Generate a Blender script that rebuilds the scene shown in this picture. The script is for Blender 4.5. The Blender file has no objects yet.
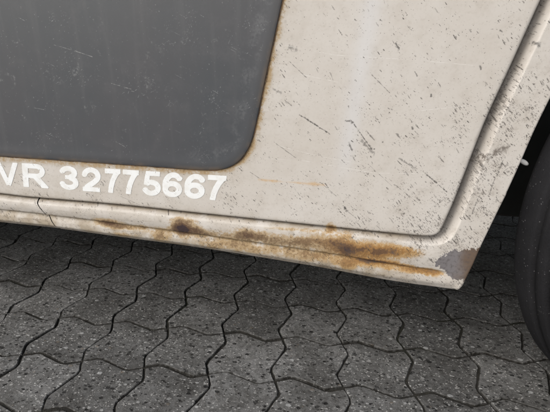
import bpy, bmesh, math, random
from mathutils import Vector, Matrix, noise
from mathutils.geometry import delaunay_2d_cdt
R_ = math.radians
rnd = random.Random(7)
S = bpy.context.scene
C = S.collection

# ------------------------------------------------------------------ camera
cd = bpy.data.cameras.new('camera')
cam = bpy.data.objects.new('camera', cd); C.objects.link(cam)
right = Vector((0.99191, 0.12609, 0.01436)); down = Vector((0.05621, -0.33511, -0.94050)); fwd = Vector((-0.11378, 0.93370, -0.33949))
M = Matrix((right, -down, -fwd)).transposed().to_4x4()
M.translation = Vector((0.74129, -0.91783, 0.51605))
cam.matrix_world = M
cd.sensor_fit = 'HORIZONTAL'; cd.sensor_width = 36.0; cd.lens = 36.0 * 439.43 / 550
cd.clip_start = 0.02; cd.clip_end = 2000
S.camera = cam

# ------------------------------------------------------------------ sky, light, exposure
SUN_EL, SUN_AZ = 38, 220          # azimuth clockwise from +Y: behind the photographer, a little to the left, veiled by cloud
w = bpy.data.worlds.new('World'); S.world = w; w.use_nodes = True
nt = w.node_tree
sky = nt.nodes.new('ShaderNodeTexSky'); sky.sky_type = 'NISHITA'; sky.sun_disc = False
sky.sun_elevation = R_(SUN_EL); sky.sun_rotation = R_(SUN_AZ)
sky.air_density = 1.3; sky.dust_density = 5.0; sky.ozone_density = 1.0
bg = nt.nodes['Background']; bg.inputs['Strength'].default_value = 0.13
grey = nt.nodes.new('ShaderNodeHueSaturation'); grey.inputs['Saturation'].default_value = 0.40     # cloud veil: little colour left in the sky
cool = nt.nodes.new('ShaderNodeMix'); cool.data_type = 'RGBA'; cool.blend_type = 'MULTIPLY'; cool.inputs[0].default_value = 1.0
cool.inputs[7].default_value = (0.99, 1.0, 1.0, 1)
nt.links.new(sky.outputs[0], grey.inputs['Color']); nt.links.new(grey.outputs[0], cool.inputs[6]); nt.links.new(cool.outputs[2], bg.inputs['Color'])
sd = bpy.data.lights.new('sun', 'SUN'); sd.energy = 0.7; sd.angle = R_(34); sd.color = (1.0, 0.96, 0.9)
so = bpy.data.objects.new('sun', sd); C.objects.link(so)
az, el = R_(SUN_AZ), R_(SUN_EL)
sdir = Vector((math.sin(az) * math.cos(el), math.cos(az) * math.cos(el), math.sin(el)))
so.rotation_euler = sdir.to_track_quat('Z', 'Y').to_euler(); so.location = sdir * 8
S.view_settings.view_transform = 'Standard'; S.view_settings.look = 'None'
S.view_settings.gamma = 1.0; S.view_settings.use_curve_mapping = False
S.view_settings.exposure = 0.43

# ------------------------------------------------------------------ node helper
class NG:
    def __init__(s, name, rough=0.5):
        s.mat = bpy.data.materials.new(name); s.mat.use_nodes = True
        s.nt = s.mat.node_tree; s.b = s.nt.nodes['Principled BSDF']; s.b.inputs['Roughness'].default_value = rough
        s.tc = s.nt.nodes.new('ShaderNodeTexCoord')
    def n(s, t, **k):
        x = s.nt.nodes.new(t)
        for a, v in k.items(): setattr(x, a, v)
        return x
    def put(s, sock, v):
        if isinstance(v, (int, float)):
            sock.default_value = v if sock.type == 'VALUE' else (v, v, v, 1)[:len(sock.default_value)]
        elif isinstance(v, (tuple, list)):
            sock.default_value = tuple(v) if len(sock.default_value) == len(v) else tuple(v) + (1,)
        else: s.nt.links.new(v, sock)
    def m(s, op, a, b=0.0, c=0.0, clamp=False):
        x = s.n('ShaderNodeMath', operation=op, use_clamp=clamp)
        for i, v in enumerate((a, b, c)): s.put(x.inputs[i], v)
        return x.outputs[0]
    def add(s, a, b): return s.m('ADD', a, b)
    def sub(s, a, b): return s.m('SUBTRACT', a, b)
    def mul(s, a, b): return s.m('MULTIPLY', a, b)
    def mx(s, a, b): return s.m('MAXIMUM', a, b)
    def ss(s, x, a, b, lo=0.0, hi=1.0):          # smoothstep, also falling
        r = s.n('ShaderNodeMapRange', interpolation_type='SMOOTHSTEP')
        if a > b: a, b, lo, hi = b, a, hi, lo
        s.put(r.inputs[0], x)
        for i, v in enumerate((a, b, lo, hi)): r.inputs[1 + i].default_value = v
        return r.outputs[0]
    def mix(s, f, a, b, mode='MIX'):
        x = s.n('ShaderNodeMix', data_type='RGBA', blend_type=mode)
        s.put(x.inputs[0], f); s.put(x.inputs[6], a); s.put(x.inputs[7], b)
        return x.outputs[2]
    def vec(s, x, y, z=0.0):
        c = s.n('ShaderNodeCombineXYZ')
        for i, v in enumerate((x, y, z)): s.put(c.inputs[i], v)
        return c.outputs[0]
    def sep(s, v):
        x = s.n('ShaderNodeSeparateXYZ'); s.nt.links.new(v, x.inputs[0]); return x.outputs
    def noise(s, v, scale, detail=3, rough=0.55, dist=0.0):
        x = s.n('ShaderNodeTexNoise'); s.put(x.inputs['Vector'], v)
        x.inputs['Scale'].default_value = scale; x.inputs['Detail'].default_value = detail
        x.inputs['Roughness'].default_value = rough; x.inputs['Distortion'].default_value = dist
        return x.outputs[0]
    def voro(s, v, scale, rnd_=1.0, dim='3D'):
        x = s.n('ShaderNodeTexVoronoi', voronoi_dimensions=dim); s.put(x.inputs['Vector'], v)
        x.inputs['Scale'].default_value = scale; x.inputs['Randomness'].default_value = rnd_
        return x.outputs[0], x.outputs[1]
    def attr(s, name):
        return s.n('ShaderNodeAttribute', attribute_name=name).outputs['Fac']
    def map(s, v, loc=(0, 0, 0), rot=(0, 0, 0), sc=(1, 1, 1)):
        x = s.n('ShaderNodeMapping', vector_type='POINT'); s.put(x.inputs[0], v)
        x.inputs[1].default_value = loc; x.inputs[2].default_value = rot; x.inputs[3].default_value = sc
        return x.outputs[0]
    def bump(s, h, strength, dist, prev=None):
        x = s.n('ShaderNodeBump'); x.inputs['Strength'].default_value = strength
        x.inputs['Distance'].default_value = dist; s.put(x.inputs['Height'], h)
        if prev is not None: s.nt.links.new(prev, x.inputs['Normal'])
        return x.outputs[0]
    def out(s, color=None, rough=None, normal=None, metal=None):
        if color is not None: s.put(s.b.inputs['Base Color'], color)
        if rough is not None: s.put(s.b.inputs['Roughness'], rough)
        if normal is not None: s.nt.links.new(normal, s.b.inputs['Normal'])
        if metal is not None: s.put(s.b.inputs['Metallic'], metal)
        return s.mat

def flecks(g, xz, ang, lng, sht, prob, size, seed, soft=.09):
    """little elongated marks: stretched cells of which a random few are filled"""
    v = g.map(xz, (seed, seed * 1.7, 0), (0, 0, ang))
    v = g.map(v, sc=(1 / lng, 1 / sht, 1))
    d, col = g.voro(v, 1.0, 0.9, '2D')
    c = g.sep(col)
    on = g.m('LESS_THAN', c[0], prob)
    sz = g.mul(g.add(0.35, c[1]), size)
    edge = g.sub(sz, d)
    return g.mul(g.mul(on, g.ss(edge, 0.0, soft)), g.add(0.35, g.mul(c[2], 0.65)))

def capsule(g, x, z, ax_, az_, bx, bz, wd, wob):
    """mask of one scratch from a to b"""
    dx, dz = bx - ax_, bz - az_; L2 = dx * dx + dz * dz
    px, pz = g.sub(x, ax_), g.sub(z, az_)
    t = g.m('DIVIDE', g.add(g.mul(px, dx), g.mul(pz, dz)), L2, clamp=True)
    ex, ez = g.sub(px, g.mul(t, dx)), g.sub(pz, g.mul(t, dz))
    d = g.m('SQRT', g.add(g.mul(ex, ex), g.mul(ez, ez)))
    return g.ss(g.sub(d, g.mul(wob, wd)), wd * 0.6, -wd * 0.2)

# ------------------------------------------------------------------ materials
def paint_material():
    g = NG('aged_cream_paint', 0.5)
    p = g.tc.outputs['Object']; x, y, z = g.sep(p)
    xz = g.vec(x, z)
    n1 = g.noise(p, 7, 4); n2 = g.noise(p, 45, 4, 0.6); n3 = g.noise(p, 260, 3, 0.6); n4 = g.noise(p, 900, 2)
    dirt, rust, grime_shade, pale = g.attr('dirt'), g.attr('rust'), g.attr('grime_shade'), g.attr('pale')
    base = g.mix(g.ss(n1, .3, .7), (.665, .622, .565), (.715, .680, .632))
    base = g.mix(g.mul(g.ss(n2, .42, .75), .35), base, (.56, .505, .44))
    base = g.mix(g.mul(g.ss(n3, .50, .80), .30), base, (.47, .42, .36))
    base = g.mix(g.mul(pale, .6), base, (.76, .77, .79))
    # faint rubbed lines along the door
    hs = g.noise(g.map(p, sc=(5, 1, 330)), 1.0, 2); hv = g.noise(p, 9, 2)
    base = g.mix(g.mul(g.mul(g.ss(hs, .66, .74), g.ss(hv, .5, .6)), .35), base, (.83, .81, .78))
    # yellow-brown road film, plus painted shade beside the door edge
    gm = g.mul(grime_shade, g.ss(n2, .25, .62))
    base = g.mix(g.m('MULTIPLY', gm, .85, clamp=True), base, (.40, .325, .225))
    spt = g.mul(grime_shade, g.ss(g.noise(p, 130, 4, .7), .54, .68)); base = g.mix(g.mul(spt, .7), base, (.14, .105, .07))
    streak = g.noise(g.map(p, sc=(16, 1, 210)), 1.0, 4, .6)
    base = g.mix(g.mul(g.mul(grime_shade, g.ss(streak, .52, .72)), .6), base, (.24, .18, .115))
    base = g.mix(g.mul(g.attr('crevice_shade'), g.ss(n3, .15, .6, .55, .95)), base, (.115, .105, .098))  # door-gap shade, with some dirt, painted dark into the colour
    # rust: pale stain, orange, brown, almost black in the core
    rn = g.add(rust, g.mul(g.add(g.add(g.mul(g.sub(n2, .5), .95), g.mul(g.sub(n3, .5), .85)), g.mul(g.sub(n4, .5), .30)), g.ss(rust, .04, .35)))
    base = g.mix(g.ss(rn, .10, .42, 0, .80), base, (.47, .325, .155))
    hot = g.ss(g.add(x, g.mul(g.sub(n1, .5), .10)), -.10, .01)
    base = g.mix(g.mul(g.ss(rn, .10, .45), g.mul(hot, .55)), base, (.55, .315, .095))
    base = g.mix(g.ss(rn, .38, .70, 0, .85), base, g.mix(hot, (.225, .145, .080), (.34, .175, .055)))
    base = g.mix(g.ss(rn, .72, 1.02, 0, .88), base, (.130, .072, .042))
    base = g.mix(g.ss(rn, 1.12, 1.45, 0, .9), base, (.045, .028, .034))
    # stone chips and tar: slanted flecks, thicker where the dirt mask is high
    a0 = R_(40)
    cl = g.add(.10, g.mul(g.ss(g.noise(p, 19, 4, .65), .44, .66), 1.7)); dc = g.mul(dirt, cl)
    w3 = g.mul(g.sub(n3, .5), .0016)
    xw = g.vec(g.add(x, w3), g.add(z, g.mul(g.sub(n2, .5), .003)))
    f1 = flecks(g, xw, a0, .0040, .0014, g.mul(dc, .42), .44, 3.1)
    f2 = flecks(g, xw, a0 + .22, .0090, .0017, g.mul(dc, .24), .38, 8.7)
    f3 = flecks(g, xw, a0 - .1, .0013, .0011, g.add(.03, g.mul(dc, .26)), .36, 15.3)
    f4 = flecks(g, xw, a0 + .05, .0160, .0028, g.mul(dc, .085), .27, 21.9)
    f5 = flecks(g, xw, 0.3, .0062, .0056, g.add(.008, g.mul(dc, .022)), .20, 31.9)
    f6 = flecks(g, xw, a0 + .5, .0300, .0022, g.mul(cl, .018), .14, 41.9)
    f4 = g.mx(f4, f6)
    brk = g.ss(n4, .30, .50)
    fl = g.mx(g.mx(f1, f2), g.mx(f3, g.mx(f4, f5)))
    fl = g.mul(g.mul(fl, brk), .90)
    base = g.mix(fl, base, (.070, .057, .050))
    film = g.mul(g.mul(dirt, g.ss(n2, .48, .74)), g.ss(n3, .35, .7))
    base = g.mix(g.mul(film, .50), base, (.30, .265, .225))
    # single scrapes and smudges seen on the door
    wob = g.mul(g.sub(n3, .45), 3.0)
    mk = None
    for a, b, c, d, wd, st in [(-0.1121, 0.5167, -0.1059, 0.5146, 0.0045, 0.6), (0.0119, 0.5228, 0.0160, 0.5163, 0.0022, 0.9), (0.1080, 0.4994, 0.1096, 0.4961, 0.002, 0.8), (0.0583, 0.4666, 0.0586, 0.4643, 0.0018, 0.85), (-0.0122, 0.4866, 0.0108, 0.4663, 0.0008, 0.7), (-0.1116, 0.4995, -0.0901, 0.4812, 0.0008, 0.7), (-0.0380, 0.4308, -0.0305, 0.4299, 0.003, 0.9), (-0.0335, 0.4033, -0.0291, 0.3945, 0.0026, 0.8), (-0.0291, 0.4275, -0.0043, 0.3958, 0.0014, 0.9), (-0.0176, 0.4066, -0.0027, 0.3920, 0.004, 0.65), (0.0411, 0.4267, 0.0425, 0.4244, 0.0022, 0.9), (0.0298, 0.3873, 0.0495, 0.3755, 0.0022, 0.65), (0.0663, 0.3674, 0.0933, 0.3467, 0.0016, 0.95), (-0.0972, 0.4360, -0.0620, 0.4160, 0.0016, 1), (-0.1301, 0.3998, -0.1006, 0.3801, 0.0009, 0.7), (-0.0077, 0.3774, 0.0250, 0.3501, 0.0008, 0.6), (0.0273, 0.3529, 0.0599, 0.3294, 0.0009, 0.7), (-0.0326, 0.3155, -0.0297, 0.3114, 0.0032, 1), (-0.0297, 0.3114, -0.0171, 0.3024, 0.0009, 0.7), (0.1624, 0.5247, 0.1661, 0.5217, 0.0042, 0.85), (0.1278, 0.3852, 0.1307, 0.3816, 0.003, 0.8), (0.0242, 0.4174, 0.0270, 0.4138, 0.002, 0.7), (0.0898, 0.4372, 0.0926, 0.4338, 0.0014, 0.8), (0.1227, 0.5378, 0.1251, 0.5357, 0.0014, 0.7), (-0.0085, 0.5474, -0.0062, 0.5463, 0.0013, 0.7), (0.0911, 0.5375, 0.0925, 0.5354, 0.0014, 0.6), (-0.0624, 0.4889, -0.0582, 0.4797, 0.0009, 0.6), (-0.1297, 0.4658, -0.1220, 0.4623, 0.003, 0.45), (0.0370, 0.4912, 0.0398, 0.4867, 0.0012, 0.7), (-0.1013, 0.5577, -0.1001, 0.5566, 0.0012, 0.7), (-0.0677, 0.3494, -0.0455, 0.3315, 0.0008, 0.6), (-0.1168, 0.4539, -0.1077, 0.4468, 0.001, 0.6), (-0.1624, 0.3574, -0.1458, 0.3472, 0.0008, 0.7), (-0.3563, 0.3094, -0.3264, 0.2978, 0.0007, 0.6), (0.1468, 0.3685, 0.1438, 0.3449, 0.0016, 0.6), (0.1314, 0.3414, 0.1277, 0.3195, 0.0014, 0.6), (0.1520, 0.3915, 0.1487, 0.3712, 0.0016, 0.6)]:
        q = g.mul(capsule(g, x, z, a, b, c, d, wd, wob), st)
        mk = q if mk is None else g.mx(mk, q)
    base = g.mix(g.mul(mk, .9), base, (.085, .078, .072))
    smear = capsule(g, x, z, .1290, .3880, .1530, .4080, .0085, g.mul(g.sub(n2, .5), 3.5))
    smear2 = capsule(g, x, z, .1200, .3850, .1330, .3960, .0070, g.mul(g.sub(n3, .5), 3.0))
    base = g.mix(g.mul(g.mx(smear, smear2), g.mul(g.ss(n3, .25, .6), .85)), base, (.15, .125, .105))
    orange = capsule(g, x, z, -.1500, .3475, -.0600, .3455, .0050, g.mul(g.sub(n2, .5), 2))
    base = g.mix(g.mul(orange, g.ss(n3, .2, .6, .3, .8)), base, (.66, .44, .22))
    lt = None
    for a, b, c, d in ((-.1180, .5185, -.0575, .5085), (-.0575, .5085, .0354, .5045), (.0354, .5045, .1000, .5000), (-.1287, .3959, -.0700, .3840), (-.0700, .3840, -.0113, .3765),
                       (.0500, .4470, .1050, .4550), (-.1238, .4899, -.0500, .4770), (-.0952, .3777, .0000, .3660), (.0000, .3660, .0700, .3690)):
        q = capsule(g, x, z, a, b, c, d, .0007, wob); lt = q if lt is None else g.mx(lt, q)
    base = g.mix(g.mul(g.mul(lt, g.ss(g.noise(p, 50, 2), .40, .55)), .6), base, (.86, .84, .80))
    # paint flaked off: grey primer, with rusty steel towards the wheel
    bare = g.attr('bare')
    bn = g.add(bare, g.add(g.mul(g.sub(n3, .5), .9), g.mul(g.sub(g.noise(p, 120, 3, .7), .5), 1.5)))
    prim = g.mix(g.ss(g.add(x, g.mul(g.sub(n2, .5), .03)), .114, .136), (.235, .222, .228), (.165, .115, .082))
    prim = g.mix(g.mul(g.ss(n3, .45, .7), .6), prim, (.105, .088, .085))
    bm = g.ss(bn, .47, .53)
    base = g.mix(bm, base, prim)
    h = g.sub(g.add(g.mul(n1, 2.0), g.mul(n4, .02)), g.add(g.mul(g.ss(rn, .3, .8), g.mul(n3, 1.3)), g.add(g.mul(bm, .35), g.mul(fl, .06))))
    base = g.mix(1.0, base, (.775, .773, .788), 'MULTIPLY')
    nb = g.bump(h, .5, .0012)
    ro = g.add(g.mul(g.ss(rn, .2, .6), .4), g.add(.50, g.mul(n3, .16)))
    return g.out(base, ro, nb)

def trim_material():
    g = NG('dark_grey_trim_sheet', 0.5)
    p = g.tc.outputs['Object']; x, y, z = g.sep(p); xz = g.vec(x, z)
    n1 = g.noise(p, 6, 3); n2 = g.noise(p, 40, 4, .6); n3 = g.noise(p, 320, 3)
    base = g.mix(g.ss(n1, .3, .7), (.052, .058, .067), (.060, .061, .069))
    base = g.mix(g.mul(g.ss(n2, .5, .8), .35), base, (.088, .086, .092))
    vs = g.noise(g.map(p, sc=(70, 1, 6)), 1, 3)
    base = g.mix(g.mul(g.ss(vs, .5, .75), .25), base, (.10, .102, .108))
    # wiped zone behind the lower right corner
    zone = g.mx(g.attr('wear'), 0.0)
    base = g.mix(g.mul(zone, g.mul(g.mul(g.ss(n2, .42, .60), g.ss(n3, .30, .60)), .50)), base, (.135, .14, .15))
    zz = g.add(g.ss(g.noise(p, 16, 3, .6), .52, .64), .06)
    f1 = flecks(g, xz, -.5, .0060, .0013, g.mul(zz, .09), .30, 2.3)
    f2 = flecks(g, xz, .45, .0240, .0013, g.mul(zz, .030), .26, 7.3)
    f3 = flecks(g, xz, 1.3, .0030, .0012, g.mul(zz, .10), .30, 12.3)
    f4 = flecks(g, xz, .2, .0013, .0012, g.add(.006, g.mul(zz, .06)), .34, 17.3)
    f5 = flecks(g, xz, -1.1, .0120, .0012, g.mul(zz, .05), .26, 27.1)
    fl = g.mul(g.mx(g.mx(f1, f2), g.mx(f5, g.mx(f3, f4))), g.ss(n3, .38, .55))
    base = g.mix(g.mul(fl, .50), base, (.30, .31, .32))
    sc_ = g.mul(g.ss(g.noise(p, 30, 4, .7, 1.5), .60, .72), g.ss(n3, .4, .65)); base = g.mix(g.mul(sc_, .45), base, (.22, .225, .23))
    wob = g.mul(g.sub(n3, .45), 2.5); mk = None
    for a, b, c, d, wd in ((-.349, .4680, -.322, .4615, .0007), (-.396, .5080, -.372, .5010, .0007), (-.425, .5150, -.400, .5090, .0005),
                           (-.352, .3900, -.340, .3840, .0005), (-.470, .4320, -.455, .4300, .0005), (-.470, .5480, -.462, .5440, .0007), (-.322, .4590, -.318, .4583, .0004)):
        q = capsule(g, x, z, a, b, c, d, wd, wob)
        mk = q if mk is None else g.mx(mk, q)
    base = g.mix(g.mul(mk, .6), base, (.34, .34, .34))
    # dusty lower rim
    dust = g.attr('rim')
    base = g.mix(g.mul(g.ss(dust, .0, .5), .55), base, (.048, .048, .052)); base = g.mix(g.mul(g.ss(dust, .45, 1.0), g.ss(n2, .35, .65)), base, (.11, .085, .065))
    nb = g.bump(g.add(g.mul(n1, 1.5), g.add(g.mul(n3, .10), g.mul(fl, -.1))), .4, .0012)
    return g.out(base, g.add(.36, g.mul(n2, .22)), nb)

def rust_bead_material():
    g = NG('rusty_sealant', .8)
    p = g.tc.outputs['Object']; n = g.noise(p, 60, 4, .6); n3 = g.noise(p, 400, 2)
    c = g.mix(g.ss(n, .35, .6), (.10, .065, .045), (.30, .175, .09))
    c = g.mix(g.ss(n3, .5, .7, 0, .6), c, (.42, .31, .20))
    return g.out(c, .8, g.bump(n3, .5, .001))

def vinyl_material():
    g = NG('worn_white_vinyl', .45)
    p = g.tc.outputs['Object']; x, y, z = g.sep(p)
    n = g.noise(p, 60, 4, .6); n3 = g.noise(p, 500, 3)
    c = g.mix(g.ss(n, .4, .7), (.78, .795, .81), (.71, .71, .70))
    f = flecks(g, g.vec(x, z), .6, .0045, .0012, .10, .34, 4.4)
    f2 = flecks(g, g.vec(x, z), .9, .0110, .0016, .06, .28, 9.4)
    c = g.mix(g.mul(g.mx(f, f2), .6), c, (.34, .31, .28))
    return g.out(c, .45, g.bump(n3, .2, .0004))

def black_material(name, col, rough, bump=0.3, sc=120, speck=0.0):
    g = NG(name, rough)
    p = g.tc.outputs['Object']; n = g.noise(p, sc, 4, .6); n1 = g.noise(p, 9, 3)
    c = g.mix(g.ss(n1, .3, .7), col, tuple(v * 1.5 + .003 for v in col))
    if speck:
        d, cc = g.voro(p, 330); q = g.sep(cc)
        sp = g.mul(g.m('LESS_THAN', q[0], speck), g.ss(g.sub(g.mul(q[1], .30), d), 0, .06))
        c = g.mix(g.mul(sp, .7), c, (.13, .13, .135))
        c = g.mix(g.mul(g.ss(n, .55, .8), .20), c, (.035, .035, .038)); g.b.inputs['Specular IOR Level'].default_value = .12
    return g.out(c, rough, g.bump(n, bump, .001))

def paver_material(name, instanced):
    g = NG(name, .85)
    if instanced:
        oi = g.n('ShaderNodeObjectInfo'); r = oi.outputs['Random']
        off = g.vec(g.mul(r, 91.7), g.mul(r, 53.1), g.mul(r, 17.9))
        va = g.n('ShaderNodeVectorMath', operation='ADD')
        g.nt.links.new(g.tc.outputs['Object'], va.inputs[0]); g.nt.links.new(off, va.inputs[1])
        p = va.outputs[0]
    else:
        p = g.tc.outputs['Object']; r = g.attr('tone')
    n1 = g.noise(p, 14, 4, .6); n2 = g.noise(p, 110, 4, .65); n3 = g.noise(p, 600, 3, .6)
    base = g.mix(g.ss(n1, .3, .7), (.132, .131, .130), (.205, .206, .208))
    base = g.mix(g.ss(n2, .38, .68, 0, .75), base, (.070, .068, .066))
    base = g.mix(g.ss(n3, .48, .72, 0, .55), base, (.215, .213, .212))
    tone = g.add(.80, g.mul(r, .40))
    base = g.mix(1.0, base, g.vec(tone, tone, tone), 'MULTIPLY')
    hs = []
    # exposed aggregate: pale, mid and dark stones of several sizes
    for k, (sc, pr, sz, col, st) in enumerate(((170, .24, .36, (.50, .50, .50), .85), (300, .30, .38, (.62, .61, .60), .85), (105, .13, .30, (.50, .505, .51), .85),
                                           (112, .34, .35, (.010, .010, .011), .95), (190, .26, .36, (.014, .014, .014), .92), (84, .20, .31, (.009, .009, .010), .95), (90, .06, .27, (.25, .20, .15), .5), (62, .08, .27, (.56, .57, .58), .85), (48, .07, .22, (.008, .008, .009), .95))):
        wv = g.map(p, (k * 3.3, k * 1.9, k * .7), (0, 0, k * .6), (1, 1.35, 1))
        dist = g.n('ShaderNodeVectorMath', operation='MULTIPLY_ADD')
        nc = g.n('ShaderNodeTexNoise'); nc.inputs['Scale'].default_value = 420; g.put(nc.inputs['Vector'], p)
        g.nt.links.new(nc.outputs['Color'], dist.inputs[0]); dist.inputs[1].default_value = (.0035,) * 3; g.nt.links.new(wv, dist.inputs[2])
        d, cc = g.voro(dist.outputs[0], sc); q = g.sep(cc)
        mk = g.mul(g.m('LESS_THAN', q[0], pr), g.ss(g.sub(g.mul(g.add(.35, q[1]), sz), d), 0, .09))
        base = g.mix(g.mul(mk, g.mul(g.add(.62, g.mul(q[2], .38)), st)), base, col)
        hs.append((mk, -1.0 if col[0] < .1 else .25))
    h = g.add(g.mul(n2, .9), g.mul(n3, .5))
    for mk, s_ in hs: h = g.add(h, g.mul(mk, s_))
    # soil film caught round the stone's edge
    ed = g.attr('edge')
    base = g.mix(g.mul(ed, g.ss(n2, .30, .60, .72, 1.0)), base, (.015, .0135, .011))
    g.b.inputs['Specular IOR Level'].default_value = .25
    nb = g.bump(h, 1.0, .0016)
    return g.out(base, g.add(.62, g.mul(n2, .3)), nb)

def soil_material():
    g = NG('joint_soil', .95)
    p = g.tc.outputs['Object']; n = g.noise(p, 60, 5, .65); n3 = g.noise(p, 700, 3)
    c = g.mix(g.ss(n, .35, .65), (.012, .011, .009), (.026, .024, .019))
    c = g.mix(g.ss(n3, .58, .75, 0, .7), c, (.13, .12, .10))
    n0 = g.noise(p, 3.0, 3); c = g.mix(g.ss(n0, .58, .72, 0, .35), c, (.03, .04, .016))
    return g.out(c, .95, g.bump(g.add(n, n3), .9, .003))

MP = paint_material(); MT = trim_material(); MB_ = rust_bead_material(); MV = vinyl_material()
MK = black_material('black_underbody', (.045, .043, .040), .8)
ML = black_material('black_wheel_arch_liner', (.020, .022, .021), .65, .4, 60)
MR = black_material('dusty_black_rubber', (.010, .010, .0115), .88, .9, 300, .34)
MS = black_material('grey_steel_rim', (.20, .20, .21), .5)
MG = black_material('dark_window_glass', (.012, .014, .016), .08, .0)
MW = black_material('plain_white', (.80, .80, .78), .35, .1)
MPI = paver_material('exposed_aggregate_paver', True); MPS = paver_material('exposed_aggregate_paving', False); MSO = soil_material()

# ------------------------------------------------------------------ object helpers
def mesh_obj(name, verts, faces, mat, parent=None, smooth=True, attrs=None):
    me = bpy.data.meshes.new(name); me.from_pydata([tuple(v) for v in verts], [], faces); me.update()
    if smooth: me.polygons.foreach_set('use_smooth', [True] * len(me.polygons))
    me.materials.append(mat)
    for k, vals in (attrs or {}).items():
        a = me.attributes.new(k, 'FLOAT', 'POINT'); a.data.foreach_set('value', vals)
    o = bpy.data.objects.new(name, me); C.objects.link(o); o.parent = parent
    return o
def tag(o, label=None, cat=None, group=None, kind=None):
    for k, v in (('label', label), ('category', cat), ('group', group), ('kind', kind)):
        if v: o[k] = v
    return o
def lerp(a, b, t): return a + (b - a) * t
def sstep(x, a, b):
    t = max(0, min(1, (x - a) / (b - a))); return t * t * (3 - 2 * t)
def resample(pts, n):
    P = [Vector(p) for p in pts]; L = [0]
    for a, b in zip(P, P[1:]): L.append(L[-1] + (b - a).length)
    out = []; k = 0
    for i in range(n):
        s = L[-1] * i / (n - 1)
        while k < len(P) - 2 and L[k + 1] < s: k += 1
        out.append(P[k].lerp(P[k + 1], (s - L[k]) / max(1e-9, L[k + 1] - L[k])))
    return out
def catmull(pts, per=8):
    P = [Vector(p) for p in pts]; P = [2 * P[0] - P[1]] + P + [2 * P[-1] - P[-2]]; out = []
    for i in range(1, len(P) - 2):
        a, b, c, d = P[i - 1:i + 3]
        for k in range(per):
            t = k / per
            out.append(.5 * ((2 * b) + (c - a) * t + (2 * a - 5 * b + 4 * c - d) * t * t + (3 * b - a - 3 * c + d) * t ** 3))
    out.append(P[-2]); return out
def offset_poly(pts, ds):
    """inset a closed counter-clockwise polygon, each side by its own distance"""
    n = len(pts); out = []
    for i in range(n):
        p, a, b = pts[i], pts[i - 1], pts[(i + 1) % n]
        e1 = (p - a).normalized(); e2 = (b - p).normalized()
        n1 = Vector((-e1.y, e1.x)); n2 = Vector((-e2.y, e2.x))
        d1, d2 = ds[i - 1], ds[i]
        cr = e1.x * e2.y - e1.y * e2.x
        if abs(cr) < .05: out.append(p + (n1 * d1 + n2 * d2) * .5)
        else:
            q1, q2 = p + n1 * d1, p + n2 * d2; w_ = q2 - q1
            t = (w_.x * e2.y - w_.y * e2.x) / cr; t = max(-3 * max(d1, d2, .001), min(3 * max(d1, d2, .001), t)); out.append(q1 + e1 * t)
    return out

# ------------------------------------------------------------------ pavement of interlocking wave pavers
CELL = .1125; AMP = .0095
WAVE = [(0, 0), (.10, .45), (.20, .95), (.28, 1.0), (.42, .35), (.58, -.35), (.72, -1.0), (.80, -.95), (.90, -.45)]
WAVE_LO = [(0, 0), (.24, 1.0), (.76, -1.0)]
def side(a, b, wave, flip):
    """wavy side from node a to node b; the wave is the same for both neighbours"""
    d = b - a; nrm = Vector((0, 1)) if abs(d.x) > abs(d.y) else Vector((1, 0))
    pts = []
    for t, v in (wave if not flip else [wave[0]] + [(1 - t_, v_) for t_, v_ in reversed(wave[1:])]):
        tt = t
        pts.append(a + d * tt + nrm * v * AMP)
    return pts
def cell_outline(x0, x1, yt, yb, wave):
    # counter-clockwise: bottom (left to right), right (up), top (right to left), left (down)
    bl, br, tr, tl = Vector((x0, yb)), Vector((x1, yb)), Vector((x1, yt)), Vector((x0, yt))
    return [side(bl, br, wave, False), side(br, tr, wave, True), side(tr, tl, wave, True), side(tl, bl, wave, False)]
def paver_geometry(wave, jx, jy, groove, thick, rings, seed=0):
    V, F, E = [], [], []
    for half in (0, 1):
        yt, yb = (CELL, 0) if half == 0 else (0, -CELL)
        sides = cell_outline(-CELL / 2, CELL / 2, yt, yb, wave)
        mid = 0 if half == 0 else 2
        pts, ds = [], []
        for k, s_ in enumerate(sides):
            for q in s_: pts.append(q); ds.append(k)
        n = len(pts); base = len(V)
        for ri, (ins, z_, gz) in enumerate(rings):
            ring = offset_poly(pts, [(0 if ri == 0 else ins * groove) if k_ == mid else ((jx if k_ % 2 else jy) + ins) for k_ in ds])
            for i, q in enumerate(ring):
                onmid = ds[i] == mid or ds[i - 1] == mid
                zz = gz if (onmid and ri == 0) else z_
                if seed:
                    k_ = .0017 if not onmid else .0009
                    q = q + Vector((noise.noise((q.x * 130, q.y * 130, seed)), noise.noise((q.x * 130, q.y * 130, seed + 9)))) * k_
                    zz += .0006 * noise.noise((q.x * 60, q.y * 60, seed + 4)) if not (onmid and ri == 0) else 0
                V.append((q.x, q.y, zz)); E.append((((1.0, .80, .12, 0) if ds[i] % 2 else (1.0, 1.0, .40, 0))[min(ri, 3)]) if len(rings) > 2 else (1.0, .05)[ri])
            if ri:
                o0, o1 = base + (ri - 1) * n, base + ri * n
                for i in range(n):
                    j = (i + 1) % n; F.append((o0 + i, o0 + j, o1 + j, o1 + i))
        top = base + (len(rings) - 1) * n
        F.append(tuple(range(top, top + n)))
        lo = len(V)
        for i in range(n): x_, y_, _ = V[base + i]; V.append((x_, y_, -thick)); E.append(1.0)
        for i in range(n):
            if ds[i] == mid: continue
            j = (i + 1) % n; F.append((lo + i, lo + j, base + j, base + i))
    return V, F, E

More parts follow.
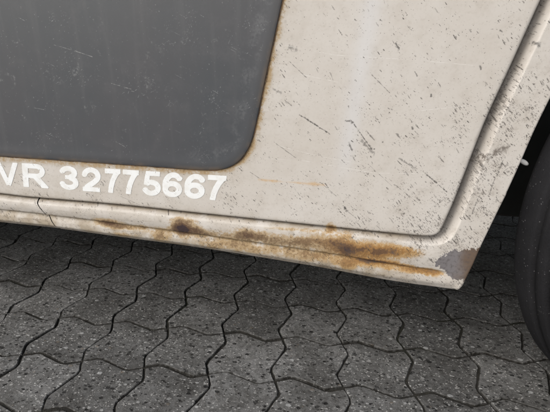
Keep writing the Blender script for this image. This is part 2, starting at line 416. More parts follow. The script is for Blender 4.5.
pavement = mesh_obj('pavement', [(-60, -60, -.009), (60, -60, -.009), (60, 60, -.009), (-60, 60, -.009)], [(0, 1, 2, 3)], MSO, None, False)
GX, GY = 260, 230; GV = [(-.45 + i * .009, -.75 + j * .009, -.0034 + .0022 * noise.noise((i * .11, j * .11, 0)) + .0022 * noise.noise((i * .6, j * .6, 3))) for j in range(GY) for i in range(GX)]
soil = mesh_obj('joint_soil', GV, [(j * GX + i, j * GX + i + 1, (j + 1) * GX + i + 1, (j + 1) * GX + i) for j in range(GY - 1) for i in range(GX - 1)], MSO, pavement); soil['kind'] = 'stuff'
tag(pavement, 'grey pavement of wavy interlocking concrete pavers with dark soil joints', None, None, 'structure')
variants = []
for k in range(8):
    jx = (.0004, .0008, .0006, .0011, .0004, .0008, .0006, .0007)[k]; jy = (.0020, .0016, .0024, .0014, .0020, .0026, .0017, .0021)[k]
    groove = (1.3, 1.6, 1.0, 1.7, 1.4, 1.1, 1.8, 1.3)[k]; gz = (-.0048, -.0055, -.0034, -.0060, -.0046, -.0030, -.0062, -.0050)[k]
    V, F, E = paver_geometry(WAVE, jx, jy, groove, .05, [(0, -.0046, gz), (.0008, -.0016, 0), (.0021, 0, 0)], k + 1)
    me = bpy.data.meshes.new('paver'); me.from_pydata(V, [], F); me.update()
    me.materials.append(MPI)
    a = me.attributes.new('edge', 'FLOAT', 'POINT'); a.data.foreach_set('value', E)
    variants.append(me)
NEAR_I, NEAR_R = range(-3, 16), (-11, 6)
VL, FL, EL = paver_geometry(WAVE_LO, .0013, .0018, .8, .02, [(0, -.0046, -.003), (.004, 0, 0)])
SV, SF, SE, ST = [], [], [], []
for i in range(-34, 44):
    for r in range(-44, 34):                      # r: the line through the middle of a paver; dummy groove where i + r is even
        if (i + r) % 2: continue
        cx, cy = (i + .5) * CELL, -r * CELL
        if i in NEAR_I and NEAR_R[0] <= r <= NEAR_R[1]:
            o = bpy.data.objects.new('paver', variants[rnd.randrange(8)]); C.objects.link(o); o.parent = pavement
            o.location = (cx + rnd.uniform(-.0007, .0007), cy + rnd.uniform(-.0008, .0008), rnd.uniform(-.0013, .0010))
            o.rotation_euler = (rnd.uniform(-.007, .007), rnd.uniform(-.010, .010), rnd.uniform(-.004, .004))
        else:
            b = len(SV); dz = rnd.uniform(-.001, .001); tn = rnd.random()
            SV += [(x_ + cx, y_ + cy, z_ + dz) for x_, y_, z_ in VL]; SF += [tuple(q + b for q in f) for f in FL]
            SE += EL; ST += [tn] * len(VL)
tag(mesh_obj('outer_pavers', SV, SF, MPS, pavement, False, {'edge': SE, 'tone': ST}), kind='stuff')

# ------------------------------------------------------------------ the van
van = bpy.data.objects.new('van', None); C.objects.link(van)
van.location = (.8, -.36, 0); van.rotation_euler = (0, 0, R_(-2.5))
tag(van, 'dirty cream van with dark grey door trim, white number lettering and a rusty sill', 'van')

# outline of the door opening (along, up), from the rear along the bottom, round the corner and up the slanted front edge
DOOR_B = [(-1.00, .2990), (-.80, .2982), (-.60, .2975), (-.555, .2968), (-.515, .2950), (-.47, .2945), (-.36, .2935), (-.236, .2895), (-.12, .2862), (-.024, .2832), (.0425, .2815),
          (.0740, .2812), (.0860, .2832), (.0935, .2890), (.0978, .3020), (.1062, .336), (.1155, .383), (.1268, .4387), (.1425, .4979), (.1607, .568), (.186, .66), (.215, .76), (.245, .86), (.270, .94)]
SILL_B = [(-1.00, .2490), (-.80, .2482), (-.60, .2475), (-.555, .2469), (-.515, .2462), (-.475, .2452), (-.397, .2415), (-.238, .2338), (-.0755, .2212), (-.019, .2152), (.0326, .2098), (.0748, .2072), (.112, .2068)]
ARCH = [(.1275, .2085), (.1318, .2150), (.1465, .2798), (.1592, .3314), (.1712, .3850), (.1800, .4290), (.1910, .4728), (.206, .53), (.232, .61), (.275, .69), (.34, .75), (.42, .785), (.50, .795)]
CREASE = [(-1.0, .2735), (-.60, .2725), (-.5111, .2709), (-.3982, .2669), (-.2373, .2585), (-.1166, .2510), (-.0211, .2440), (.0218, .2395), (.0514, .2375), (.0921, .2352), (.1330, .2310)]
def interp(tab, x):
    if x <= tab[0][0]: return tab[0][1]
    for (a, b), (c, d) in zip(tab, tab[1:]):
        if x <= c: return lerp(b, d, (x - a) / (c - a))
    return tab[-1][1]
inner = catmull(DOOR_B[:11], 8)[:-1] + catmull(DOOR_B[10:], 8)
NB = 330; NA = 170
# parameter lists: inner and outer path with matched sampling
k1 = max(range(len(inner)), key=lambda i: (inner[i].x <= .0425) * i)
in_b = resample(inner[:k1 + 1], NB); 
sillc = catmull(SILL_B, 8)
out_b = [Vector((lerp(-1.0, .0748, i / (NB - 1)), 0)) for i in range(NB)]
for i, q in enumerate(out_b): q.y = interp([tuple(v) for v in sillc], q.x)
for i, q in enumerate(in_b): pass
kc = k1
corner_in = resample(inner[k1:k1 + 1 + 8 * 5], 70)           # round the door corner
ci_end = k1 + 8 * 5
oc = [Vector((.0748, .2072)), Vector((.095, .2069)), Vector((.112, .2068)), Vector((.1225, .2072)), Vector((.1280, .2092)), Vector((.1318, .2150)), Vector((.1400, .2480)), Vector((.1465, .2798)), Vector((.1592, .3314)), Vector((.1635, .3480))]
corner_out = resample(oc, 70)
up_in = resample(inner[ci_end:], NA)
arch_c = catmull(ARCH, 8)
ka = min(range(len(arch_c)), key=lambda i: (arch_c[i] - Vector((.1635, .3480))).length)
up_out = resample([corner_out[-1]] + arch_c[ka + 1:], NA)
IN = in_b + corner_in[1:] + up_in[1:]
OUT = out_b + corner_out[1:] + up_out[1:]
NU = len(IN)

RUST = [(-.205, .2600, .070, .0080, .34), (-.110, .2600, .080, .0100, .40), (-.025, .2560, .055, .0130, .44), (.030, .2600, .040, .0080, .42), (-.120, .2440, .120, .0080, .38), (.000, .2360, .045, .0065, .38), (-.300, .2600, .050, .0060, .30),
        (-.3822, .2643, .020, .0060, 1.0), (-.360, .2600, .018, .0040, .75), (-.3285, .2610, .012, .0045, .55), (-.300, .2500, .014, .0090, .50), (-.357, .2475, .016, .0040, .40),
        (-.2640, .2660, .014, .0100, 1.45), (-.262, .2780, .018, .0055, .60), (-.2460, .2645, .016, .0080, .80), (-.2300, .2620, .012, .0060, .50), (-.215, .2440, .018, .0070, .38),
        (-.1680, .2650, .020, .0080, .72), (-.1480, .2650, .009, .0070, .85), (-.1800, .2480, .022, .0080, .42), (-.1230, .2600, .016, .0070, .38), (-.0870, .2620, .016, .0070, .62), (-.0650, .2640, .012, .0060, .60),
        (-.0800, .2400, .026, .0080, .50), (-.0450, .2640, .016, .0070, .70), (-.0270, .2560, .015, .0120, .90), (-.010, .2580, .018, .0090, .72), (.0150, .2560, .018, .0090, .82), (.0320, .2590, .018, .0080, .66),
        (.0520, .2610, .012, .0050, .52), (-.0260, .2330, .015, .0085, .62), (.0050, .2400, .020, .0045, .95), (.0260, .2405, .020, .0040, .85), (.0480, .2370, .016, .0030, .65),
        (.0720, .2320, .024, .0050, .62), (.0900, .2300, .014, .0045, .60), (.0350, .2310, .012, .0030, .35), (-.0455, .2745, .030, .0060, .36), (-.0500, .2825, .006, .0035, .75), (-.095, .2790, .05, .0022, .30)]
def rustf(x, z):
    s_ = 0
    for a, b, ra, rb, st in RUST:
        d = ((x - a) / ra) ** 2 + ((z - b) / rb) ** 2
        if d < 6: s_ = max(s_, st * math.exp(-d * .75)) + .25 * min(s_, st * math.exp(-d * .75))
    return s_ * 1.12
PATCH = [(.0975, .2575), (.1035, .2620), (.1086, .2655), (.1183, .2672), (.1292, .2704), (.150, .2725), (.150, .2463), (.1420, .2246), (.1172, .2235), (.1120, .2300), (.1064, .2355), (.0915, .2446)]
def in_patch(x, z):
    best = 1e9; ins = False; n = len(PATCH)
    for i in range(n):
        a, b = PATCH[i], PATCH[(i + 1) % n]
        if (a[1] > z) != (b[1] > z) and x < (b[0] - a[0]) * (z - a[1]) / (b[1] - a[1]) + a[0]: ins = not ins
        dx, dz = b[0] - a[0], b[1] - a[1]; t = max(0, min(1, ((x - a[0]) * dx + (z - a[1]) * dz) / (dx * dx + dz * dz)))
        best = min(best, math.hypot(x - a[0] - t * dx, z - a[1] - t * dz))
    return max(0, min(1, .5 + (best if ins else -best) / .010))
def dirtf(x, z):
    s_ = .10 + .75 * sstep(x - (z - .30) * .9, -.16, .10) * (1 - sstep(z, .36, .60))
    s_ = max(s_, .30 * (1 - sstep(z, .28, .40)))
    return min(1, max(.08, s_))
NV = 44
def frame_vertex(u, v):
    """point on the painted body frame round the door: v = 0 at the door gap, 1 at the outer edge"""
    a, b = IN[u], OUT[u]
    up = sstep(u, NB - 10, NB + 55)                      # 0 along the sill, 1 up the front edge
    p = a.lerp(b, v); L = (b - a).length; d = v * L
    wid = lerp(.0085, .0165, up)
    t = min(1, d / wid)
    if up < 1: prof_s = .0105 * (1 - math.sin(t * math.pi / 2)) 
    else: prof_s = 0
    # channel beside the door: steep wall at the gap, floor, then a soft rise to the outer skin
    prof_u = .0165 * (1 - sstep(t, .42, 1.0)) + .0030 * math.sin(math.pi * min(1, t / .7))
    y = lerp(prof_s, prof_u, up)
    # sill: bulge, crease and set-back lower band
    zc = interp(CREASE, p.x); k = 1 - sstep(p.x, .085, .125) if u > NB else 1
    belowc = zc - p.y
    if k > 0 and u < NB + 70:
        y -= k * .0030 * math.sin(math.pi * min(1, max(0, (a.y - p.y) / max(.004, a.y - zc))))
        y += k * .0042 * sstep(belowc, -.0012, .0014)
        y -= k * .0028 * sstep(belowc, .0010, .0120)
        # bottom rounds under
        y += (1 - up) * .0060 * sstep(d / L, .80, 1.0) ** 2
    return p, y
def body_frame(name, u0, u1, shift=0.0):
    V, F, A = [], [], {'dirt': [], 'rust': [], 'grime_shade': [], 'pale': [], 'bare': [], 'crevice_shade': []}
    rows = []
    def push(x, y, z, gr, cr=0.0):
        V.append((x, y, z)); A['dirt'].append(min(1, dirtf(x, z) * (1.0 if z > .3 else .80) + (.45 if x > .085 else 0)))
        A['rust'].append(rustf(x, z)); A['grime_shade'].append(gr); A['pale'].append(0); A['bare'].append(in_patch(x, z)); A['crevice_shade'].append(cr); return len(V) - 1
    for u in range(u0, u1):
        col = []
        a, b = IN[u], OUT[u]; dr = (b - a).normalized(); up = sstep(u, NB - 10, NB + 55)
        # hidden flange behind the door
        q = a - dr * .016; col.append(push(q.x, .016 + .007 * up, q.y, .6)); col.append(push(a.x - dr.x * .004, .0135 + .0065 * up, a.y - dr.y * .004, .8))
        for j in range(NV + 1):
            v = j / NV
            p, y = frame_vertex(u, v)
            zc = interp(CREASE, p.x)
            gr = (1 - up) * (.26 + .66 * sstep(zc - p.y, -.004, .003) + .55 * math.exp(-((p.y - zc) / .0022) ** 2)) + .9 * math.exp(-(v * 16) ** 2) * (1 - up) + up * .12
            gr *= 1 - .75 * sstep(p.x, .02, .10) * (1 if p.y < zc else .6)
            gr = min(1, gr + .85 * up * math.exp(-((v * (b - a).length) / .0045) ** 2))  # brown tint painted in for the channel's shade at the door edge
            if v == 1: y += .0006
            dd_ = v * (b - a).length; col.append(push(p.x, y + shift, p.y, gr, max(up * math.exp(-(dd_ / .0082) ** 4) , (1 - up) * math.exp(-(dd_ / .0016) ** 2))))  # last value: mask of the painted shade along the gap
        # rolled edge going inwards
        nrm = Vector((0, 0))
        o = OUT[u]; o2 = OUT[min(NU - 1, u + 1)]; o1 = OUT[max(0, u - 1)]; tg = (o2 - o1).normalized(); nrm = Vector((tg.y, -tg.x))
        p, y = frame_vertex(u, 1)
        for ro, yo, g_ in ((.0006, .0022, .7), (.0006, .0050, .9), (-.0005, .0120, 1), (-.003, .030, 1)):
            q = o + nrm * ro * 1.0; col.append(push(q.x, y + yo + shift, q.y, g_ * .8))
        rows.append(col)
    for c0, c1 in zip(rows, rows[1:]):
        for j in range(len(c0) - 1): F.append((c0[j], c1[j], c1[j + 1], c0[j + 1]))
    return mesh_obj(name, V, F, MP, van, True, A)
# the seam in the sill sits just left of the first rust patch
us = max(u for u in range(NB) if IN[u].x < -.494)
# seam leans: shift the paths of the two pieces a little (its lower end lies further forward)
for u in range(0, NB):
    OUT[u] = Vector((OUT[u].x, OUT[u].y))
def lean(u): return .0080 * math.exp(-((u - us) / 22.0) ** 2)
for u in range(NB): OUT[u].x += lean(u)
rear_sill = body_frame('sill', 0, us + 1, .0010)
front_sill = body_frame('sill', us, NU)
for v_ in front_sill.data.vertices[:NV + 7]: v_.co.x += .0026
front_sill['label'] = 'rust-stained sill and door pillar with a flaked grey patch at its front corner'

# ---- door
def inset_path(pts, d):
    out = []
    n = len(pts)
    for i in range(n):
        a, b = pts[max(0, i - 1)], pts[min(n - 1, i + 1)]; t = (b - a).normalized(); out.append(pts[i] + Vector((-t.y, t.x)) * d)
    return out
DO = resample(inner, 420)
loop0 = DO + [Vector((-1.00, .94))]
def closed_inset(pts, d):
    return offset_poly(pts, [d] * len(pts))
def door_y(x, z): return .0018 * math.cos((x + .45) * 1.6) * -1 + .0018 - .0012 * math.sin((z - .28) * 4)
PAN = [(-.82, .3605), (-.70, .3592), (-.5447, .3588), (-.4282, .3580), (-.3524, .3574), (-.291, .3568), (-.2450, .3562), (-.2180, .3568), (-.1960, .3605), (-.1790, .3700), (-.1665, .3850), (-.1590, .4010), (-.1530, .4240), (-.1450, .4620), (-.1365, .5010), (-.1217, .5684), (-.105, .645), (-.089, .71), (-.084, .760), (-.092, .802), (-.116, .834), (-.152, .848), (-.21, .85), (-.55, .85), (-.82, .85), (-.878, .847), (-.913, .833), (-.938, .802), (-.947, .76), (-.948, .60), (-.948, .455), (-.940, .412), (-.916, .380), (-.876, .364)]
def closed_catmull(pts, per):
    P = [Vector(p) for p in pts]; n = len(P); out = []
    for i in range(n):
        a, b, c, d = P[i - 1], P[i], P[(i + 1) % n], P[(i + 2) % n]
        for k in range(per):
            t = k / per; out.append(.5 * ((2 * b) + (c - a) * t + (2 * a - 5 * b + 4 * c - d) * t * t + (3 * b - a - 3 * c + d) * t ** 3))
    return out
pan = closed_catmull(PAN, 6)
def dist_path(x, z, path):
    best = 1e9
    for i in range(len(path)):
        a, b = path[i - 1], path[i]; dx, dz = b.x - a.x, b.y - a.y; l = dx * dx + dz * dz
        if l < 1e-12: continue
        t = max(0, min(1, ((x - a.x) * dx + (z - a.y) * dz) / l)); best = min(best, math.hypot(x - a.x - t * dx, z - a.y - t * dz))
    return best
coarse_pan = pan[::3]
def paint_attrs(V):
    A = {'dirt': [], 'rust': [], 'grime_shade': [], 'pale': [], 'bare': [], 'crevice_shade': []}
    for x, y, z in V:
        A['dirt'].append(dirtf(x, z)); dp = dist_path(x, z, coarse_pan) if x < 0 else 1
        A['rust'].append(max(.85 * math.exp(-((x + .0500) / .006) ** 2 - ((z - .2870) / .0035) ** 2), .44 * math.exp(-(dp / .0070) ** 2)))
        gr = .85 * math.exp(-(dp / .0055) ** 2) + .22 * math.exp(-(dp / .018) ** 2)
        gr += .35 * math.exp(-((z - interp(DOOR_B[:12], x)) / .006) ** 2) if x < .08 else 0
        gr += .16 * (1 - sstep(x, -.5, -.1)) * (1 - sstep(z, .30, .37))
        A['grime_shade'].append(min(1, gr))
        A['pale'].append(math.exp(-((x - (-.018 - (.57 - z) * .10)) / .011) ** 2) * sstep(z, .33, .40) * .8); A['bare'].append(0); A['crevice_shade'].append(0)
    return A
edge_rings = [(.0042, .0240), (.0030, .0225), (.0018, .0060), (.0020, .0028), (.0030, .0010), (.0046, .0002), (.0062, 0)]
DV, DF = [], []; nL = len(loop0)
for d, yo in edge_rings:
    for q in closed_inset(loop0, d): DV.append((q.x, door_y(q.x, q.y) + yo, q.y))
for r in range(len(edge_rings) - 1):
    for i in range(nL):
        j = (i + 1) % nL; DF.append((r * nL + i, r * nL + j, (r + 1) * nL + j, (r + 1) * nL + i))
last = closed_inset(loop0, edge_rings[-1][0])
core = closed_inset(loop0, .010)
pts2 = [Vector((q.x, q.y)) for q in last]
poly = [(q.x, q.y) for q in core]
def inside(x, z, poly):
    c = False; n = len(poly)
    for i in range(n):
        a, b = poly[i], poly[i - 1]
        if (a[1] > z) != (b[1] > z) and x < (b[0] - a[0]) * (z - a[1]) / (b[1] - a[1]) + a[0]: c = not c
    return c
poly_c = poly[::4]
gx = -.99
while gx < .27:
    gz_ = .29; st = .007 if gx > -.62 else .03
    while gz_ < .93:
        if inside(gx, gz_, poly_c): pts2.append(Vector((gx + .0008 * math.sin(gz_ * 900), gz_)))
        gz_ += (.007 if gz_ < .60 and gx > -.62 else .03)
    gx += st
res = delaunay_2d_cdt(pts2, [(i, (i + 1) % nL) for i in range(nL)], [], 1, 1e-6)
b0 = len(DV); remap = {}
for k, q in enumerate(res[0]):
    orig = [o_ for o_ in res[3][k] if o_ < nL]
    if orig: remap[k] = (len(edge_rings) - 1) * nL + orig[0]
    else: remap[k] = len(DV); DV.append((q.x, door_y(q.x, q.y), q.y))
for f in res[2]: DF.append(tuple(remap[k] for k in f))
door = mesh_obj('door', DV, DF, MP, van, True, paint_attrs(DV))

# ---- dark trim sheet on the door, with its rusty sealed edge
PV, PF, PW, PR = [], [], [], []
rings = [(0, 0.0002), (.0002, -.0016), (.0006, -.0024), (.0014, -.0027), (.0040, -.0028), (.0085, -.0027), (.0130, -.0024), (.0180, -.0022), (.024, -.0021), (.032, -.0021)]
nP = len(pan)
for d, yo in rings:
    for q in (closed_inset(pan, d) if d else pan):
        PV.append((q.x, door_y(q.x, q.y) + yo, q.y)); PR.append(max(0, 1 - d / .013)); PW.append(sstep(q.x, -.30, -.17) * math.exp(-((d - .021) / .007) ** 2))
for r in range(len(rings) - 1):
    for i in range(nP):
        j = (i + 1) % nP; PF.append((r * nP + i, r * nP + j, (r + 1) * nP + j, (r + 1) * nP + i))
PF.append(tuple(range((len(rings) - 1) * nP, len(rings) * nP)))
trim = mesh_obj('trim_panel', PV, PF, MT, door, True, {'wear': PW, 'rim': PR})
BV, BF = [], []
br = [(-.0018, .0002), (-.0010, -.0006), (0, -.0009), (.0008, -.0004)]
for d, yo in br:
    for i, q in enumerate(closed_inset(pan, d)):
        k = .6 + .9 * noise.noise(Vector((q.x * 60, q.y * 60, 0)))
        q2 = pan[i].lerp(q, max(.25, k)) if d < 0 else q
        BV.append((q2.x, door_y(q2.x, q2.y) + yo, q2.y))
for r in range(len(br) - 1):
    for i in range(nP):
        j = (i + 1) % nP; BF.append((r * nP + i, r * nP + j, (r + 1) * nP + j, (r + 1) * nP + i))
mesh_obj('rusty_sealant', BV, BF, MB_, door)

# ---- lettering: CVR 32775667
def ell(cx, cy, rx, ry, a0, a1, n=26):
    return [(cx + rx * math.cos(R_(lerp(a0, a1, k / n))), cy + ry * math.sin(R_(lerp(a0, a1, k / n)))) for k in range(n + 1)]
T = .195
GLY = {
    '3': [(ell(.36, .725, .245, .178, 170, -75) , T), (ell(.37, .305, .275, .208, 80, -172), T), ([(.24, .535), (.42, .535)], .15)],
    '2': [(ell(.37, .655, .27, .248, 178, -38) + [(.46, .375), (.30, .27), (.19, .17), (.14, .06)], T), ([(.02, .085), (.70, .085)], .17)],
    '7': [([(.03, .905), (.70, .905)], .18), ([(.585, .90), (.45, .70), (.35, .48), (.28, .25), (.25, 0)], .20)],
    '5': [([(.14, .91), (.66, .91)], .17), ([(.205, .90), (.145, .44)], .17), (ell(.355, .325, .265, .228, 138, -165), T)],
    '6': [(ell(.37, .325, .265, .228, 0, 360, 36), T), (ell(.40, .50, .305, .405, 38, 195), T)],
    'V': [([(.09, 1.02), (.50, .03)], .20), ([(.91, 1.02), (.50, .03)], .20)],
    'R': [([(.12, 0), (.12, 1.0)], .20), ([(.12, .91), (.55, .91)] + ell(.55, .70, .225, .21, 90, -90, 14) + [(.12, .49)], .18), ([(.50, .47), (.90, -.04)], .21)],
    'C': [(ell(.48, .50, .385, .405, 38, 322, 40), .20)],
}
def stroke_d(x, y, pts, w_):
    best = 9.0; n = len(pts)
    for i in range(n - 1):
        ax, ay = pts[i]; bx, by = pts[i + 1]; dx, dy = bx - ax, by - ay; l = dx * dx + dy * dy
        t = ((x - ax) * dx + (y - ay) * dy) / l
        if (i == 0 and t < 0) or (i == n - 2 and t > 1):
            lt = math.sqrt(l); o_ = (-t if t < 0 else t - 1) * lt
            px_, py_ = (ax, ay) if t < 0 else (bx, by)
            d = max(abs((x - px_) * dy - (y - py_) * dx) / lt - w_ / 2, o_)
        else:
            t = max(0, min(1, t)); d = math.hypot(x - ax - t * dx, y - ay - t * dy) - w_ / 2
        best = min(best, d)
    return best
def glyph(ch, x0, z0, x1, hgt, seed):
    wd = {'V': 1.0, 'R': 1.0, 'C': .95}.get(ch, .73); sx = (x1 - x0) / wd; st = .02
    nx, ny = int(wd * 1.02 / st) + 3, int(1.0 / st) + 3
    f = {}
    for i in range(nx):
        for j in range(ny):
            x, y = (i - 1) * st, (j - 1) * st
            d = min(stroke_d(x, y, p, w_) for p, w_ in GLY[ch])
            d = max(d, -y, y - 1.0)
            nn = noise.noise(Vector((x * 9 + seed * 7.1, y * 9, seed))); n2 = noise.noise(Vector((x * 26 + seed * 3.3, y * 26, seed * 2)))
            d += .009 * n2 - .011
            d = max(d, (nn * .6 + n2 * .7 - .62) * .16)          # flaked bits
            f[i, j] = d
    V, F, cache = [], [], {}
    def vt(key, x, y):
        if key not in cache:
            cache[key] = len(V); X = x0 + (x + y * .10) * sx - .001; Z = z0 + y * hgt
            V.append((X, door_y(X, Z) - .00035, Z))
        return cache[key]
    for i in range(nx - 1):
        for j in range(ny - 1):
            cs = [(i, j), (i + 1, j), (i + 1, j + 1), (i, j + 1)]; poly_ = []
            for k in range(4):
                a, b = cs[k], cs[(k + 1) % 4]; fa, fb = f[a], f[b]
                if fa < 0: poly_.append(vt(a, (a[0] - 1) * st, (a[1] - 1) * st))
                if (fa < 0) != (fb < 0):
                    t = fa / (fa - fb); key = (min(a, b), max(a, b)); poly_.append(vt(key, (lerp(a[0], b[0], t) - 1) * st, (lerp(a[1], b[1], t) - 1) * st))
            if len(poly_) > 2: F.append(tuple(poly_))
    o = mesh_obj('letter' if ch.isalpha() else 'digit', V, F, MV, door, True)
    return o
H_ = .0360
for k, (ch, a, b) in enumerate((('C', -.5820, -.5468), ('V', -.5535, -.5170), ('R', -.5110, -.4680), ('3', -.4500, -.4205), ('2', -.4135, -.3850), ('7', -.3780, -.3525), ('7', -.3505, -.3245),
                                ('5', -.3200, -.2920), ('6', -.2895, -.2610), ('6', -.2570, -.2280), ('7', -.2250, -.1970))):
    glyph(ch, a, .3138, b, H_, k + 1)

# ---- rest of the body: rear quarter, upper door frame with window, roof, bonnet, floor
def shell(name, prof, x0, x1, mat, parent=van, attrs=True, caps=True):
    """extrude a (y, z) outline along x"""
    V = [(x0, y, z) for y, z in prof] + [(x1, y, z) for y, z in prof]; n = len(prof)
    F = [(i, (i + 1) % n, n + (i + 1) % n, n + i) for i in range(n)]
    if caps: F += [tuple(range(n))[::-1], tuple(range(n, 2 * n))]
    return mesh_obj(name, V, F, mat, parent, False, paint_attrs(V) if attrs and mat is MP else None)
W_ = 1.50
rq = [(.02, .945), (.002, .952), (.002, .970), (.020, .990), (.060, 1.30), (.10, 1.50), (.16, 1.545), (W_ - .16, 1.545), (W_ - .10, 1.50), (W_ - .06, 1.30), (W_ - .02, .99), (W_, .97), (W_, .30), (W_ - .03, .245), (W_ - .05, .245), (W_ - .03, .945)]
shell('upper_body', rq, -2.10, .30, MP)
shell('side_window', [(.024, 1.01), (.0165, 1.01), (.0495, 1.27), (.060, 1.27)], -.90, .20, MG, attrs=False)
bon = [(.02, .93), (.0, .93), (.0, .96), (.03, .985), (W_ - .03, .985), (W_, .96), (W_, .40), (W_ - .03, .40), (W_ - .04, .93)]
shell('bonnet', bon, .301, 1.02, MP)
# skin above the wheel arch and ahead of it
V, F = [], []
top = [Vector((lerp(.2665, 1.02, k / 40), .929)) for k in range(41)]
lowp = resample([Vector((.272, .925)), Vector((.50, .795))], 12) + [Vector((.50 + .31 * math.sin(R_(a)), .46 + .335 * math.cos(R_(a)))) for a in range(8, 96, 3)]
lowp = resample(lowp, 41)
for a, b in zip(top, lowp): V += [(a.x, .0, a.y), (b.x, .0, b.y), (b.x, .03, b.y)]
for k in range(40):
    F.append((3 * k, 3 * k + 1, 3 * k + 4, 3 * k + 3)); F.append((3 * k + 1, 3 * k + 2, 3 * k + 5, 3 * k + 4))
mesh_obj('front_wing', V, F, MP, van, False, paint_attrs(V))
shell('front_end', [(.0, .929), (.0, .30), (.06, .26), (W_ - .06, .26), (W_, .30), (W_, .929)], .8105, 1.02, MP)
# rear quarter with its own wheel opening
V, F = [], []
oc_ = [Vector((-1.003, .249))] + [Vector((-1.203 - .0, .249))] + [Vector((-1.56 + .36 * math.cos(R_(a)), .31 + .36 * math.sin(R_(a)))) for a in range(-8, 189, 7)] + [Vector((-2.08, .26))]
oc_ = resample(oc_, 60); tp = [Vector((lerp(-1.003, -2.09, k / 59), .944)) for k in range(60)]
for a, b in zip(tp, oc_): V += [(a.x, .002, a.y), (b.x, .002, b.y), (b.x, .03, b.y)]
for k in range(59): F += [(3 * k, 3 * k + 3, 3 * k + 4, 3 * k + 1), (3 * k + 1, 3 * k + 4, 3 * k + 5, 3 * k + 2)]
mesh_obj('rear_quarter', V, F, MP, van, False, paint_attrs(V))
shell('tailgate', [(.002, .944), (.002, .26), (W_, .26), (W_, .944)], -2.10, -2.085, MP)
# floor and far inner walls, black
shell('underbody', [(.034, .290), (.034, .262), (.30, .235), (W_ - .06, .235), (W_ - .06, .28), (W_ - .2, .30)], -1.18, .1150, MK, attrs=False)
shell('inner_wall', [(.05, .292), (.06, .292), (.06, .92), (.05, .92)], -2.05, .09, MK, attrs=False)

shell('added_light_blocker', [(.285, .225), (.30, .215), (W_ - .06, .225), (W_ - .06, .29), (.285, .29)], .116, .81, MK, attrs=False)  # unseen tray, added to keep daylight from the ground behind the arch
# wheel arch liner: a folded black sheet round the wheel, open below
V, F = [], []
prof = [(.1220, .214), (.1262, .222), (.1402, .285), (.1530, .336), (.1650, .390), (.1740, .434), (.186, .48), (.202, .54), (.232, .625), (.28, .70), (.35, .755), (.45, .785), (.56, .785), (.66, .75), (.74, .69), (.785, .60), (.80, .46), (.80, .27)]
prof = [(q.x, q.y) for q in catmull(prof, 4)]
ys = (.012, .05, .10, .16, .22, .28)
for x, z in prof:
    for k, y in enumerate(ys): V.append((x + (.004 if k % 2 else 0), y, z))
n = len(ys)
for i in range(len(prof) - 1):
    for k in range(n - 1): F.append((i * n + k, (i + 1) * n + k, (i + 1) * n + k + 1, i * n + k + 1))
liner = mesh_obj('wheel_arch_liner', V, F, ML, van)
V = []; 
for x, z in prof: V.append((x, .28, z)); V.append((x, .28, min(z, .225)))
F = [(2 * i, 2 * i + 1, 2 * i + 3, 2 * i + 2) for i in range(len(prof) - 1)]
mesh_obj('inner_panel', V, F, ML, liner, False)

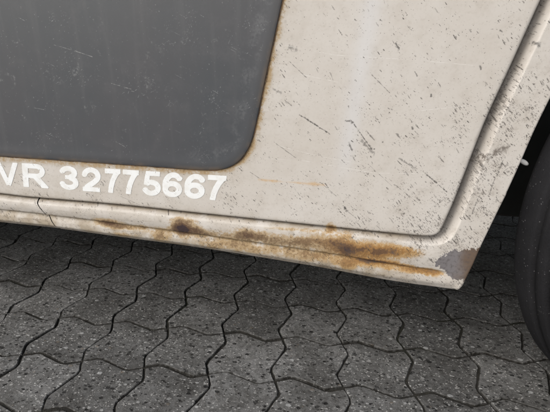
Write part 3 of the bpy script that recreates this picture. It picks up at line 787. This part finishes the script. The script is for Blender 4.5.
# ---- wheel: turned tyre, rim with holes, hub
def lathe(name, prof, mat, parent, seg=72, closed=True):
    V, F = [], []; n = len(prof)
    for s_ in range(seg):
        a = 2 * math.pi * s_ / seg
        for r, y in prof: V.append((r * math.cos(a), y, r * math.sin(a)))
    for s_ in range(seg):
        t = (s_ + 1) % seg
        for k in range(n if closed else n - 1):
            l = (k + 1) % n; F.append((s_ * n + k, s_ * n + l, t * n + l, t * n + k))
    return mesh_obj(name, V, F, mat, parent)
def make_wheel():
    wh = bpy.data.objects.new('wheel', None); C.objects.link(wh); wh.parent = van
    half = .0775
    ty = [(.182, -.060), (.190, -.072), (.196, -.074), (.205, -.077), (.225, -.0835), (.250, -.0855), (.270, -.0835), (.284, -.079), (.2845, -.0785), (.292, -.0755), (.301, -.068), (.3075, -.057), (.3100, -.040)]
    for c_ in (-.024, 0, .024): ty += [(.3105, c_ - .0105), (.3100, c_ - .0035), (.3035, c_ - .0030), (.3035, c_ + .0030), (.3100, c_ + .0035), (.3105, c_ + .0095)]
    ty += [(.3100, .042), (.3075, .057), (.301, .068), (.292, .0755), (.270, .0835), (.240, .0855), (.205, .077), (.190, .072), (.182, .060)]
    lathe('tyre', ty, MR, wh, 96)
    rm = lathe('rim', [(.186, -.066), (.190, -.0745), (.182, -.074), (.176, -.060), (.168, -.036), (.120, -.028), (.070, -.045), (.045, -.047), (.0, -.047), (.0, -.040), (.045, -.040), (.070, -.038), (.120, -.020), (.170, -.028), (.176, .05), (.186, .066)], MS, wh, 64, False)
    lathe('hub_cap', [(.0, -.060), (.022, -.059), (.029, -.055), (.031, -.046)], MS, wh, 40, False)
    for k in range(10):
        a = 2 * math.pi * (k + .5) / 10; hv = []; hf = []
        for q in range(16):
            t_ = 2 * math.pi * q / 16; rr, ta = .134 + .011 * math.sin(t_), .017 * math.cos(t_)
            for yo, sc_ in ((-.034, 1.12), (-.0352, 1.0), (-.020, .96)): hv.append(((.134 + (rr - .134) * sc_) * math.cos(a) - ta * sc_ * math.sin(a), yo, (.134 + (rr - .134) * sc_) * math.sin(a) + ta * sc_ * math.cos(a)))
        for q in range(16):
            n_ = (q + 1) % 16; hf += [(3 * q, 3 * n_, 3 * n_ + 1, 3 * q + 1)]
        hf.append(tuple(3 * q + 1 for q in range(16)))
        mesh_obj('vent_hole', hv, hf, MK, wh, False)
    for k in range(5):
        a = 2 * math.pi * k / 5; b = lathe('wheel_nut', [(.0, -.057), (.009, -.057), (.0105, -.054), (.0105, -.046)], MS, rm, 6, False)
        b.parent = wh; b.location = (.056 * math.cos(a), 0, .056 * math.sin(a))
    return wh
wheel = make_wheel(); wheel.location = (.503, .070, .3180); wheel.scale = (1.03, 1, 1.03); wheel.rotation_euler = (0, 0, R_(22))
rw = wheel.copy(); C.objects.link(rw); rw.location = (-1.56, .10, .3180); rw.rotation_euler = (0, 0, 0)
for ch in wheel.children:
    c_ = ch.copy(); C.objects.link(c_); c_.parent = rw

# ---- small white ellipsoid for the white spot in the dark arch
bm = bmesh.new(); bmesh.ops.create_uvsphere(bm, u_segments=12, v_segments=8, radius=1)
for v in bm.verts: v.co = Vector((v.co.x * .0085, v.co.y * .003, v.co.z * .0038))
me = bpy.data.meshes.new('white_spot'); bm.to_mesh(me); bm.free(); me.materials.append(MW)
me.polygons.foreach_set('use_smooth', [True] * len(me.polygons))
white_spot = bpy.data.objects.new('white_spot', me); C.objects.link(white_spot); white_spot.parent = van
white_spot.location = (.1880, .032, .3830); white_spot.scale = (.8, .8, .8); white_spot.rotation_euler = (0, R_(30), 0)
white_spot['label'] = 'small white spot'
